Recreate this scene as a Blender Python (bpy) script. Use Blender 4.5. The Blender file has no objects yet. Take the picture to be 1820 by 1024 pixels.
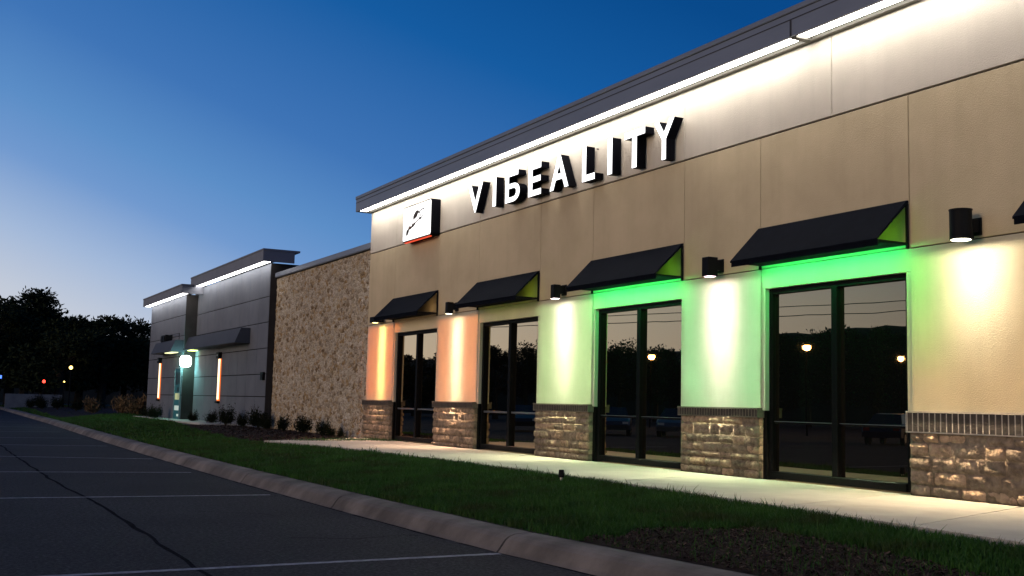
import bpy, math, random
import numpy as np
from mathutils import Vector, Matrix, noise
random.seed(7); RNG = np.random.default_rng(7)
sc = bpy.context.scene
COL = sc.collection
R = math.radians
PI = math.pi

# ------------------------------------------------------------------ materials
def s2l(r, g, b):
    f = lambda c: c/12.92 if c <= .04045 else ((c+.055)/1.055)**2.4
    return (f(r/255), f(g/255), f(b/255), 1)

def mat(name, col, rough=.8, metal=0, spec=.3):
    m = bpy.data.materials.new(name); m.use_nodes = True
    b = m.node_tree.nodes['Principled BSDF']
    b.inputs['Base Color'].default_value = (*col[:3], 1)
    b.inputs['Roughness'].default_value = rough
    b.inputs['Metallic'].default_value = metal
    b.inputs['Specular IOR Level'].default_value = spec
    return m

def N(m, t, **kw):
    n = m.node_tree.nodes.new(t)
    for k, v in kw.items():
        if k in n.inputs.keys(): n.inputs[k].default_value = v
        else: setattr(n, k, v)
    return n

def L(m, a, b): m.node_tree.links.new(a, b)

def ramp(m, fac, stops, interp='LINEAR'):
    r = m.node_tree.nodes.new('ShaderNodeValToRGB'); r.color_ramp.interpolation = interp
    e = r.color_ramp.elements
    while len(e) < len(stops): e.new(.5)
    for i, (p, c) in enumerate(stops):
        e[i].position = p; e[i].color = (*c[:3], 1)
    L(m, fac, r.inputs[0]); return r.outputs[0]

def noisy(name, cols, scale, rough=.85, bump=.3, bscale=None, detail=6, dist=.02, spec=.25, stretch=None, big=None, streak=None):
    """noise-coloured, bumped material in object space"""
    m = mat(name, cols[0], rough, spec=spec)
    b = m.node_tree.nodes['Principled BSDF']
    tc = N(m, 'ShaderNodeTexCoord'); src = tc.outputs['Object']
    if stretch:
        mp = N(m, 'ShaderNodeMapping'); mp.inputs['Scale'].default_value = stretch
        L(m, src, mp.inputs[0]); src = mp.outputs[0]
    n = N(m, 'ShaderNodeTexNoise', Scale=scale, Detail=detail, Roughness=.6); L(m, src, n.inputs['Vector'])
    k = len(cols)
    c = ramp(m, n.outputs['Fac'], [(.3+.4*i/max(1, k-1), x) for i, x in enumerate(cols)])
    if big:
        n3 = N(m, 'ShaderNodeTexNoise', Scale=big[0], Detail=4); L(m, src, n3.inputs['Vector'])
        g = ramp(m, n3.outputs['Fac'], [(.35, (big[1],)*3), (.65, (1, 1, 1))])
        mx = N(m, 'ShaderNodeMix', data_type='RGBA', blend_type='MULTIPLY'); mx.inputs['Factor'].default_value = 1
        L(m, c, mx.inputs[6]); L(m, g, mx.inputs[7]); c = mx.outputs[2]
    if streak:
        mp2 = N(m, 'ShaderNodeMapping'); mp2.inputs['Scale'].default_value = (3.2, 3.2, .22); L(m, tc.outputs['Object'], mp2.inputs[0])
        n4 = N(m, 'ShaderNodeTexNoise', Scale=1.0, Detail=6, Roughness=.65); L(m, mp2.outputs[0], n4.inputs['Vector'])
        g = ramp(m, n4.outputs['Fac'], [(.30, (streak,)*3), (.52, (1, 1, 1))])
        mx = N(m, 'ShaderNodeMix', data_type='RGBA', blend_type='MULTIPLY'); mx.inputs['Factor'].default_value = 1
        L(m, c, mx.inputs[6]); L(m, g, mx.inputs[7]); c = mx.outputs[2]
    L(m, c, b.inputs['Base Color'])
    n2 = N(m, 'ShaderNodeTexNoise', Scale=bscale or scale*4, Detail=5); L(m, tc.outputs['Object'], n2.inputs['Vector'])
    bp = N(m, 'ShaderNodeBump', Strength=bump, Distance=dist)
    L(m, n2.outputs['Fac'], bp.inputs['Height']); L(m, bp.outputs[0], b.inputs['Normal'])
    return m

def emit(name, col, st):
    m = mat(name, (0, 0, 0), .5)
    b = m.node_tree.nodes['Principled BSDF']
    b.inputs['Emission Color'].default_value = (*col[:3], 1); b.inputs['Emission Strength'].default_value = st
    return m

M = {}
M['stucco'] = noisy('tan_stucco', [(.455, .375, .245), (.52, .43, .285)], 1.3, .9, .6, 70, dist=.008, big=(.55, .88), streak=.94)
M['stucco_top'] = noisy('pale_stucco', [(.46, .42, .36), (.52, .475, .41)], 1.3, .9, .55, 48, dist=.009, big=(.55, .92), streak=.94)
M['pier'] = noisy('cream_stucco', [(.46, .42, .33), (.52, .48, .38)], 1.6, .9, .6, 60, dist=.008, big=(.6, .92), streak=.95)
M['groove'] = mat('joint_sealant', (.10, .085, .065), .9)  # even dark colour of the panel joints
M['fascia'] = noisy('grey_metal_coping', [(.125, .145, .185), (.155, .175, .22)], 2, .45, .04, 20, spec=.5, stretch=(1, .2, 1))
M['fascia_line'] = mat('coping_seam', (.03, .03, .035), .6)
M['soffit'] = mat('soffit_trim', (.12, .115, .1), .7)
M['led'] = emit('led_diffuser', (1, .955, .88), 22)
M['led_far'] = emit('led_diffuser_far', (1, .97, .95), 11)
M['black'] = noisy('black_canvas', [(.0025, .0035, .007), (.004, .0055, .010)], 5, .9, .15, 90, spec=.05)
M['blackmetal'] = mat('black_powdercoat', (.005, .0055, .0065), .6, spec=.08)
M['frame'] = mat('black_anodised_frame', (.0035, .0035, .004), .55, spec=.06)
M['rail'] = mat('rail_highlight_metal', (.16, .17, .18), .35, .6)  # paler metal that carries the rails' highlight in its colour
M['brick_dark'] = noisy('dark_soldier_brick', [(.028, .024, .022), (.06, .05, .043)], 7, .9, .5, 40)
M['mortar'] = noisy('grey_mortar', [(.30, .275, .24), (.40, .37, .32)], 12, .95, .3, 60)
M['mortar_dark'] = noisy('dark_mortar', [(.10, .085, .07), (.15, .13, .105)], 12, .95, .3, 60)
M['concrete'] = noisy('broom_concrete', [(.40, .375, .325), (.47, .44, .385)], 2.2, .9, .35, 60, dist=.01, big=(.5, .82))
M['kerbcon'] = noisy('kerb_concrete', [(.14, .125, .105), (.275, .245, .21)], 2.0, .92, .5, 30, dist=.02, big=(.9, .5))
M['asphalt'] = noisy('asphalt', [(.004, .0042, .005), (.026, .0265, .028), (.075, .075, .08)], 26, .9, 1, 60, detail=9, dist=.03, spec=.3, big=(.35, .62))
M['tar'] = noisy('tar_seam_gutter_shade', [(.014, .014, .015), (.030, .030, .032)], 20, .95, .3, 50, spec=0)
M['paint'] = noisy('worn_white_paint', [(.14, .145, .16), (.40, .41, .43)], 14, .8, .3, 60)
M['soil'] = noisy('dark_soil', [(.012, .016, .006), (.022, .030, .010)], 6, 1, .6, 30)
M['ground'] = noisy('far_ground', [(.014, .018, .008), (.03, .034, .016)], .4, 1, .3, 8)
M['mulchbed'] = noisy('mulch_base', [(.007, .003, .0025), (.019, .008, .006)], 14, 1, 1, 40, dist=.04)
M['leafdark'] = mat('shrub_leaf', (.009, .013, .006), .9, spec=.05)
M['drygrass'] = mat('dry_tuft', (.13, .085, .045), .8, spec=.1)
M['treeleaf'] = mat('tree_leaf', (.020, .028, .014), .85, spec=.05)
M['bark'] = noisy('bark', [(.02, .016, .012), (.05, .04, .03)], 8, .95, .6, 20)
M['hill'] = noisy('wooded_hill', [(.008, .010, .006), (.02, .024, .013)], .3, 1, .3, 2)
M['grey'] = noisy('grey_fibre_panel', [(.105, .118, .145), (.128, .14, .168)], 1.5, .8, .15, 50, big=(.5, .85))
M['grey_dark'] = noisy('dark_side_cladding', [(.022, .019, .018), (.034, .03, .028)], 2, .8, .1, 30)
M['greytrim'] = noisy('dark_grey_metal', [(.12, .125, .148), (.15, .155, .18)], 2, .6, .04, 20, spec=.45)
M['canopy'] = noisy('dark_canopy_metal', [(.026, .029, .04), (.034, .037, .05)], 2, .7, .04, 20, spec=.15)
M['sconce'] = emit('warm_sconce_lens', (1, .72, .42), 2.6)
M['sconce_rim'] = emit('orange_sconce_edge', (1, .20, .03), 1.1)
M['disc'] = emit('round_sign_face', (.93, 1, .97), 7)
M['green_strip'] = emit('green_led_strip', (.05, 1, .12), .9)
M['warm_strip'] = emit('warm_led_strip', (1, .62, .2), .3)
M['yellow_strip'] = emit('yellow_green_led_strip', (.8, .85, .2), .4)
M['letter'] = emit('white_letter_face', (1, 1, 1), 2.4)
M['letter_side'] = mat('black_letter_return', (.003, .003, .005), .7, spec=.03)
M['signface'] = emit('white_sign_face', (1, .98, .96), 1.7)
M['mark'] = mat('dark_mark', (.035, .022, .014), .7)
M['mark2'] = mat('brown_mark', (.16, .055, .02), .7)
M['redglow'] = emit('red_under_glow', (1, .09, .03), .9)
M['poster'] = emit('poster_lit', (.8, .95, .85), .55)
M['poster_y'] = emit('poster_yellow_lit', (.85, .9, .45), .5)
M['poster_dark'] = mat('poster_dark', (.01, .012, .014), .5)
M['doorglass'] = emit('teal_lit_door_glass', (.10, .55, .62), .11)  # teal light on the door put in as a glowing material
M['white'] = noisy('white_render', [(.14, .135, .13), (.2, .19, .18)], 2, .9, .2, 20)
M['street'] = emit('sodium_lens', (1, .55, .16), 90)
M['tinylamp'] = emit('far_lamp_lens', (1, .66, .16), 6)
M['redlamp'] = emit('far_red_lens', (1, .05, .03), 5)
M['bluesign'] = emit('far_blue_sign', (.08, .2, 1), 2.5)
M['tyre'] = mat('tyre_rubber', (.01, .01, .01), .9)
M['rim'] = mat('alloy', (.35, .35, .36), .3, .8)
M['carglass'] = mat('car_glass', (.01, .012, .014), .05, spec=.7)
M['tail'] = mat('tail_lens', (.25, .01, .01), .2)
M['head'] = mat('head_lens', (.6, .6, .62), .1)
M['wire'] = mat('black_cable', (.004, .004, .004), .9, spec=0)
M['wood'] = noisy('pole_wood', [(.04, .03, .022), (.08, .06, .045)], 5, .95, .4, 20)

# bronze reflective glass: opaque dark body under a bronze mirror coat
def glass_mat():
    m = mat('bronze_reflective_glass', (.006, .006, .006), .02)
    nt = m.node_tree; out = nt.nodes['Material Output']; b = nt.nodes['Principled BSDF']
    g = N(m, 'ShaderNodeBsdfGlossy', Color=(.88, .68, .43, 1), Roughness=.004)
    tcg = N(m, 'ShaderNodeTexCoord'); ng = N(m, 'ShaderNodeTexNoise', Scale=1.1, Detail=1); L(m, tcg.outputs['Object'], ng.inputs['Vector'])
    bg_ = N(m, 'ShaderNodeBump', Strength=.05, Distance=.012); L(m, ng.outputs['Fac'], bg_.inputs['Height']); L(m, bg_.outputs[0], g.inputs['Normal'])
    lw = N(m, 'ShaderNodeLayerWeight', Blend=.5)
    f = N(m, 'ShaderNodeMath', operation='MULTIPLY_ADD'); f.inputs[1].default_value = 1.6; f.inputs[2].default_value = -.10; f.use_clamp = True
    L(m, lw.outputs['Facing'], f.inputs[0])
    mx = N(m, 'ShaderNodeMixShader'); L(m, f.outputs[0], mx.inputs[0]); L(m, b.outputs[0], mx.inputs[1]); L(m, g.outputs[0], mx.inputs[2])
    L(m, mx.outputs[0], out.inputs[0]); return m
M['glass'] = glass_mat()

# split-face stone: colour per block stored in the mesh as a face attribute ("tone")
def stone_mat(name, c0, c1, c2, bs):
    m = noisy(name, [c0, c1], 9, 1, .8, bs, dist=.03, spec=0)
    b = m.node_tree.nodes['Principled BSDF']
    old = b.inputs['Base Color'].links[0].from_socket
    at = N(m, 'ShaderNodeAttribute', attribute_name='tone')
    c = ramp(m, at.outputs['Fac'], [(0, (.55, .55, .55)), (.5, (.9, .88, .85)), (1, c2)])
    mx = N(m, 'ShaderNodeMix', data_type='RGBA', blend_type='MULTIPLY'); mx.inputs['Factor'].default_value = 1
    L(m, old, mx.inputs[6]); L(m, c, mx.inputs[7]); L(m, mx.outputs[2], b.inputs['Base Color'])
    return m
M['ashlar'] = stone_mat('split_face_stone', (.14, .112, .088), (.42, .335, .255), (1.3, 1.15, 1.0), 26)
def rubble_mat():
    m = mat('rubble_limestone', (.3, .25, .18), .95, spec=.15)
    b = m.node_tree.nodes['Principled BSDF']; tc = N(m, 'ShaderNodeTexCoord')
    mp = N(m, 'ShaderNodeMapping'); mp.inputs['Scale'].default_value = (1, .72, 1.25); L(m, tc.outputs['Object'], mp.inputs[0])
    nz = N(m, 'ShaderNodeTexNoise', Scale=2.5, Detail=3); L(m, mp.outputs[0], nz.inputs['Vector'])
    ad = N(m, 'ShaderNodeMix', data_type='VECTOR'); ad.inputs['Factor'].default_value = .12
    L(m, mp.outputs[0], ad.inputs[4]); L(m, nz.outputs['Color'], ad.inputs[5])
    v = N(m, 'ShaderNodeTexVoronoi', Scale=8.5); L(m, ad.outputs[1], v.inputs['Vector'])
    sp = N(m, 'ShaderNodeSeparateColor'); L(m, v.outputs['Color'], sp.inputs[0])
    c = ramp(m, sp.outputs[0], [(0, (.22, .15, .08)), (.14, (.46, .40, .31)), (.5, (.60, .54, .44)), (.75, (.50, .41, .28)), (.88, (.38, .26, .13)), (1, (.68, .63, .54))])
    n2 = N(m, 'ShaderNodeTexNoise', Scale=14, Detail=9, Roughness=.75); L(m, mp.outputs[0], n2.inputs['Vector'])
    g = ramp(m, n2.outputs['Fac'], [(.36, (.22, .19, .16)), (.48, (.8, .78, .75)), (.66, (1.15, 1.15, 1.12))])
    mx = N(m, 'ShaderNodeMix', data_type='RGBA', blend_type='MULTIPLY'); mx.inputs['Factor'].default_value = 1
    L(m, c, mx.inputs[6]); L(m, g, mx.inputs[7]); L(m, mx.outputs[2], b.inputs['Base Color'])
    v2 = N(m, 'ShaderNodeTexVoronoi', Scale=8.5, feature='DISTANCE_TO_EDGE'); L(m, ad.outputs[1], v2.inputs['Vector'])
    h = N(m, 'ShaderNodeMath', operation='MULTIPLY_ADD'); h.inputs[1].default_value = 1.2
    L(m, v2.outputs[0], h.inputs[0]); L(m, n2.outputs['Fac'], h.inputs[2])
    bp = N(m, 'ShaderNodeBump', Strength=1, Distance=.06); L(m, h.outputs[0], bp.inputs['Height']); L(m, bp.outputs[0], b.inputs['Normal'])
    return m
M['rubble'] = rubble_mat()

def blade_mat():
    m = mat('grass_blade', (.03, .075, .012), .6, spec=.2)
    b = m.node_tree.nodes['Principled BSDF']
    tc = N(m, 'ShaderNodeTexCoord'); n = N(m, 'ShaderNodeTexNoise', Scale=1.4, Detail=5); L(m, tc.outputs['Object'], n.inputs['Vector'])
    c = ramp(m, n.outputs['Fac'], [(.3, (.024, .036, .006)), (.5, (.017, .064, .007)), (.7, (.030, .094, .011))])
    L(m, c, b.inputs['Base Color'])
    return m
M['blade'] = blade_mat()

# ------------------------------------------------------------------ mesh helpers
class MB:
    def __init__(s): s.v = []; s.f = []; s.m = []
    def quad(s, pts, mi=0):
        o = len(s.v); s.v += [tuple(p) for p in pts]; s.f.append(tuple(range(o, o+len(pts)))); s.m.append(mi)
    def box(s, x0, x1, y0, y1, z0, z1, mi=0, ch=0):
        if x0 > x1: x0, x1 = x1, x0
        if y0 > y1: y0, y1 = y1, y0
        if ch:   # chamfer on the -X face only
            o = len(s.v); c = ch
            s.v += [(x0, y0+c, z0+c), (x0, y1-c, z0+c), (x0, y1-c, z1-c), (x0, y0+c, z1-c),
                    (x0+c, y0, z0), (x0+c, y1, z0), (x0+c, y1, z1), (x0+c, y0, z1),
                    (x1, y0, z0), (x1, y1, z0), (x1, y1, z1), (x1, y0, z1)]
            F = [(0, 3, 2, 1), (8, 9, 10, 11)]
            for a in range(4):
                b = (a+1) % 4
                F += [(a, b, 4+b, 4+a), (4+a, 4+b, 8+b, 8+a)]
        else:
            o = len(s.v)
            s.v += [(x0, y0, z0), (x1, y0, z0), (x1, y1, z0), (x0, y1, z0), (x0, y0, z1), (x1, y0, z1), (x1, y1, z1), (x0, y1, z1)]
            F = [(0, 3, 2, 1), (4, 5, 6, 7), (0, 1, 5, 4), (1, 2, 6, 5), (2, 3, 7, 6), (3, 0, 4, 7)]
        for f in F: s.f.append(tuple(o+i for i in f)); s.m.append(mi)
        return s
    def prism_y(s, prof, y0, y1, mi=0):        # profile of (x,z) swept along y
        o = len(s.v); n = len(prof)
        s.v += [(x, y0, z) for x, z in prof]+[(x, y1, z) for x, z in prof]
        s.f += [tuple(o+i for i in range(n)), tuple(o+n+i for i in reversed(range(n)))]; s.m += [mi, mi]
        for i in range(n):
            j = (i+1) % n; s.f.append((o+i, o+n+i, o+n+j, o+j)); s.m.append(mi)
        return s
    def prism_x(s, poly, x0, x1, mi=0):        # polygon of (y,z) swept along x
        o = len(s.v); n = len(poly)
        s.v += [(x0, y, z) for y, z in poly]+[(x1, y, z) for y, z in poly]
        s.f += [tuple(o+i for i in range(n)), tuple(o+n+i for i in reversed(range(n)))]; s.m += [mi, mi]
        for i in range(n):
            j = (i+1) % n; s.f.append((o+i, o+n+i, o+n+j, o+j)); s.m.append(mi)
        return s
    def slab(s, poly, z0, z1, mi=0):           # polygon of (x,y) swept along z
        o = len(s.v); n = len(poly)
        s.v += [(x, y, z0) for x, y in poly]+[(x, y, z1) for x, y in poly]
        s.f += [tuple(o+i for i in reversed(range(n))), tuple(o+n+i for i in range(n))]; s.m += [mi, mi]
        for i in range(n):
            j = (i+1) % n; s.f.append((o+i, o+j, o+n+j, o+n+i)); s.m.append(mi)
        return s
    def tube(s, pts, rad, n=8, mi=0, cap=True):
        rad = rad if isinstance(rad, (list, tuple)) else [rad]*len(pts)
        P = [Vector(p) for p in pts]; o = len(s.v)
        for i, p in enumerate(P):
            d = (P[min(i+1, len(P)-1)]-P[max(i-1, 0)]).normalized()
            a = d.cross(Vector((0, 0, 1)) if abs(d.z) < .95 else Vector((1, 0, 0))).normalized(); b = d.cross(a)
            for k in range(n):
                t = 2*PI*k/n; s.v.append(tuple(p+(a*math.cos(t)+b*math.sin(t))*rad[i]))
        for i in range(len(P)-1):
            for k in range(n):
                k2 = (k+1) % n
                s.f.append((o+i*n+k, o+i*n+k2, o+(i+1)*n+k2, o+(i+1)*n+k)); s.m.append(mi)
        if cap:
            s.f += [tuple(o+k for k in range(n)), tuple(o+(len(P)-1)*n+k for k in reversed(range(n)))]; s.m += [mi, mi]
        return s
    def build(s, name, mats, parent=None, smooth=False, origin=None):
        o0 = Vector(origin) if origin is not None else (parent.matrix_world.translation if False else Vector((0, 0, 0)))
        me = bpy.data.meshes.new(name)
        me.from_pydata([tuple(Vector(v)-o0) for v in s.v], [], s.f); 
        for m in (mats if isinstance(mats, (list, tuple)) else [mats]): me.materials.append(m)
        me.polygons.foreach_set('material_index', s.m)
        if smooth: me.polygons.foreach_set('use_smooth', [True]*len(s.f))
        me.update()
        ob = bpy.data.objects.new(name, me); COL.objects.link(ob)
        if parent: ob.parent = parent
        return ob

def raw_mesh(name, V, F, mats, parent=None, mi=None):
    me = bpy.data.meshes.new(name); V = np.asarray(V, np.float32); F = np.asarray(F, np.int32)
    k = F.shape[1]
    me.vertices.add(len(V)); me.vertices.foreach_set('co', V.ravel())
    me.loops.add(F.size); me.loops.foreach_set('vertex_index', F.ravel())
    me.polygons.add(len(F)); me.polygons.foreach_set('loop_start', np.arange(len(F), dtype=np.int32)*k)
    for m in (mats if isinstance(mats, (list, tuple)) else [mats]): me.materials.append(m)
    if mi is not None: me.polygons.foreach_set('material_index', np.asarray(mi, np.int32))
    me.update(calc_edges=True); me.validate()
    ob = bpy.data.objects.new(name, me); COL.objects.link(ob)
    if parent: ob.parent = parent
    return ob

def tag(o, label, cat, group=None):
    o['label'] = label; o['category'] = cat
    if group: o['group'] = group
    return o
def struct(o): o['kind'] = 'structure'; return o
def stuff(o, label, cat): o['kind'] = 'stuff'; o['label'] = label; o['category'] = cat; return o
def root(name, loc, label, cat, group=None, rz=0):
    o = bpy.data.objects.new(name, None); COL.objects.link(o); o.location = loc; o.rotation_euler = (0, 0, rz)
    o.empty_display_size = .2
    return tag(o, label, cat, group)
def dup(o, loc, rz=0, sc_=1, label=None):
    r = o.copy(); COL.objects.link(r); r.location = loc; r.rotation_euler = (0, 0, rz)
    r.scale = (sc_,)*3 if not isinstance(sc_, tuple) else sc_
    if label: r['label'] = label
    for ch in list(o.children):
        c = ch.copy(); COL.objects.link(c); c.parent = r
        for g in ch.children:
            d = g.copy(); COL.objects.link(d); d.parent = c
    return r
def lamp(name, kind, loc, energy, col, parent=None, **kw):
    d = bpy.data.lights.new(name, kind); d.energy = energy; d.color = col
    for k, v in kw.items(): setattr(d, k, v)
    o = bpy.data.objects.new(name, d); COL.objects.link(o); o.location = loc
    if parent: o.parent = parent
    return o

# ------------------------------------------------------------------ camera
H = 1.05
pi_, yaw, roll = R(5.93), R(27.78), R(1.39)
Fw = Vector((math.sin(yaw)*math.cos(pi_), math.cos(yaw)*math.cos(pi_), math.sin(pi_)))
Rt = Vector((math.cos(yaw), -math.sin(yaw), 0)); Up = Rt.cross(Fw)
R2 = Rt*math.cos(roll)+Up*math.sin(roll)*-1; U2 = Rt*math.sin(roll)+Up*math.cos(roll)
cam = bpy.data.cameras.new('camera'); co = bpy.data.objects.new('camera', cam); COL.objects.link(co)
mm = Matrix((Rt*math.cos(roll)+Up*math.sin(roll), Up*math.cos(roll)-Rt*math.sin(roll), -Fw)).transposed().to_4x4()
mm.translation = (0, 0, H); co.matrix_world = mm
cam.sensor_width = 36; cam.lens = 36*2000/1820; cam.clip_start = .05; cam.clip_end = 3000
sc.camera = co
sc.view_settings.view_transform = 'Standard'; sc.view_settings.look = 'None'; sc.view_settings.exposure = 0; sc.view_settings.gamma = 1
sc.cycles.use_denoising = True
sc.cycles.max_bounces = 8; sc.cycles.diffuse_bounces = 4; sc.cycles.glossy_bounces = 4
sc.cycles.sample_clamp_indirect = 4

# ------------------------------------------------------------------ dusk sky
w = bpy.data.worlds.new('World'); sc.world = w; w.use_nodes = True
nt = w.node_tree
class W: node_tree = nt
tc = N(W, 'ShaderNodeTexCoord'); sep = N(W, 'ShaderNodeSeparateXYZ'); L(W, tc.outputs['Generated'], sep.inputs[0])
def mth(op, a, b=None, c=None, clamp=False):
    n = N(W, 'ShaderNodeMath', operation=op); n.use_clamp = clamp
    for i, x in enumerate((a, b, c)):
        if x is None: continue
        if isinstance(x, (int, float)): n.inputs[i].default_value = x
        else: L(W, x, n.inputs[i])
    return n.outputs[0]
el = mth('MULTIPLY', mth('ARCSINE', sep.outputs[2]), 180/PI)
az = mth('MULTIPLY', mth('ARCTAN2', sep.outputs[0], sep.outputs[1]), 180/PI)
azp = mth('MINIMUM', mth('MAXIMUM', mth('SUBTRACT', az, 3), 0), 60)
p = mth('DIVIDE', mth('ADD', el, mth('MULTIPLY', azp, .35)), 90, clamp=True)
stops = [(0, s2l(218, 210, 206)), (2.5/90, s2l(212, 213, 221)), (5/90, s2l(204, 212, 227)), (8/90, s2l(170, 193, 227)), (11.4/90, s2l(118, 160, 216)),
         (14/90, s2l(96, 148, 208)), (18/90, s2l(66, 122, 191)), (25.5/90, s2l(20, 95, 168)), (32/90, s2l(4, 76, 145)), (60/90, s2l(4, 52, 112)), (1, s2l(3, 40, 95))]
skyc = ramp(W, p, stops)
nis = N(W, 'ShaderNodeTexSky', sky_type='NISHITA'); nis.sun_disc = False
SUN_EL, SUN_AZ = R(9), R(-100)
nis.sun_elevation = SUN_EL; nis.sun_rotation = SUN_AZ
bg = nt.nodes['Background']; bg.inputs[1].default_value = .9
L(W, skyc, bg.inputs[0])
bg2 = N(W, 'ShaderNodeBackground'); bg2.inputs[1].default_value = .001; L(W, nis.outputs[0], bg2.inputs[0])
add = N(W, 'ShaderNodeAddShader'); L(W, bg.outputs[0], add.inputs[0]); L(W, bg2.outputs[0], add.inputs[1])
L(W, add.outputs[0], nt.nodes['World Output'].inputs[0])
# last warm afterglow, low in the west
sun = lamp('sun', 'SUN', (-30, 20, 20), 1.15, (1, .70, .42), angle=R(20))
sd = Vector((math.sin(SUN_AZ)*math.cos(SUN_EL), math.cos(SUN_AZ)*math.cos(SUN_EL), math.sin(SUN_EL)))
sun.rotation_euler = sd.to_track_quat('Z', 'Y').to_euler()

# ------------------------------------------------------------------ terrain
KY = [-14, 3, 7, 9.9, 14.6, 20, 28, 36, 59, 90, 114, 140]
KX = [8.0, 6.35, 5.78, 5.53, 5.45, 5.44, 5.52, 5.66, 6.25, 6.8, 7.14, 7.4]
xk = lambda y: float(np.interp(y, KY, KX))
# sidewalk front edge
SY = [-14, 6, 9, 12.5, 16, 22, 26, 28.4]
SX = [8.25, 8.32, 8.58, 8.85, 8.95, 8.85, 8.5, 7.9]
sx = lambda y: float(np.interp(y, SY, SX))
def gz(x, y):
    a = xk(y); t = max(0, min(1, (x-a)/(9.0-a)))
    return -.205+.15*t*t*(3-2*t)*.5+.075*t+.006*noise.noise((x*1.3, y*1.3, 0))
def inpoly(x, y, P):
    c = False; n = len(P)
    for i in range(n):
        x0, y0 = P[i]; x1, y1 = P[i-1]
        if (y0 > y) != (y1 > y) and x < (x1-x0)*(y-y0)/(y1-y0)+x0: c = not c
    return c
MA = [(5.4, 9.2), (6.0, 9.1), (6.48, 9.5), (6.93, 9.45), (7.35, 8.8), (7.4, 8.0), (7.4, 7.4), (7.2, 6.5), (7.0, 5.4), (6.8, 3), (5.0, 3)]
MBD = [(8.0, 28.4), (7.95, 31.5), (8.65, 40), (10.4, 53), (13.5, 77), (20, 77), (20, 31.2), (11.35, 31.2), (10.3, 30.0)]
MC = [(6.6, 62), (8.45, 64), (13.5, 77), (16, 100), (8.3, 118), (7.9, 90)]
def is_mulch(x, y):
    j = .16*noise.noise((x*2.5, y*2.5, 3))+.22*noise.noise((x*.9, y*.9, 8))
    return any(inpoly(x+j, y+j, P) for P in (MA, MBD, MC))

gm = MB(); gm.quad([(-600, -600, -.6), (600, -600, -.6), (600, 600, -.6), (-600, 600, -.6)])
struct(gm.build('ground', M['ground']))
am = MB()
for y0, y1 in zip(np.arange(-14, 140, 2.0), np.arange(-12, 142, 2.0)):
    am.quad([(-75, y0, -.38), (xk(y0)-.20, y0, -.38), (xk(y1)-.20, y1, -.38), (-75, y1, -.38)])
struct(am.build('parking_lot', M['asphalt']))
def grid_sheet(name, m, keep, x1, dz, ys, nx):
    V = []; F = []; idx = {}
    for i, y in enumerate(ys):
        a = xk(y)-.03
        for k in range(nx+1):
            x = a+(x1-a)*(k/nx); V.append((x, y, gz(x, y)+dz))
    for i in range(len(ys)-1):
        for k in range(nx):
            q = i*(nx+1)+k
            c = [sum(V[j][t] for j in (q, q+1, q+nx+1, q+nx+2))/4 for t in (0, 1)]
            if keep(*c): F.append((q, q+1, q+nx+2, q+nx+1))
    used = sorted({j for f in F for j in f}); mp = {j: i for i, j in enumerate(used)}
    return raw_mesh(name, [V[j] for j in used], [[mp[j] for j in f] for f in F], m)
struct(grid_sheet('lawn_soil', M['soil'], lambda x, y: True, 40, 0, list(np.arange(-14, 40, .8))+list(np.arange(40, 141, 3.)), 60))
beds = stuff(grid_sheet('mulch_bed', M['mulchbed'], is_mulch, 20, .012, list(np.arange(3, 31, .12))+list(np.arange(31, 119, .35)), 110),
             'dark red-brown mulch bed along the kerb and below the stone wall', 'mulch')
# mulch chips
def chips(n, xr, yr, smin, smax):
    V = []; F = []
    while len(F) < n:
        x, y = random.uniform(*xr), random.uniform(*yr)
        if not is_mulch(x, y) or x < xk(y): continue
        s_ = random.uniform(smin, smax); a = random.uniform(0, 2*PI); t = random.uniform(-.5, .5)
        u = Vector((math.cos(a), math.sin(a), t)).normalized()*s_; v = u.cross(Vector((random.uniform(-.4, .4), random.uniform(-.4, .4), 1))).normalized()*s_*random.uniform(.2, .45)
        c = Vector((x, y, gz(x, y)+.02+random.uniform(0, .02))); o = len(V)
        V += [c-u-v, c+u-v, c+u+v, c-u+v]; F.append((o, o+1, o+2, o+3))
    return V, F
mch = [noisy('mulch_chip_brown', [(.010, .005, .004), (.028, .014, .010)], 8, .95, .2, 30), mat('mulch_chip_dry', (.09, .055, .038), .95)]
V, F = chips(12000, (5.4, 7.6), (4.5, 9.6), .006, .026)
V2, F2 = chips(6000, (7.9, 12), (28.4, 45), .02, .06)
F += [tuple(j+len(V) for j in f) for f in F2]; V += V2
stuff(raw_mesh('mulch_chips', [tuple(v) for v in V], F, mch, mi=[0 if random.random() < .93 else 1 for _ in F]), 'loose brown wood chips scattered over the mulch beds', 'mulch')

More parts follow.
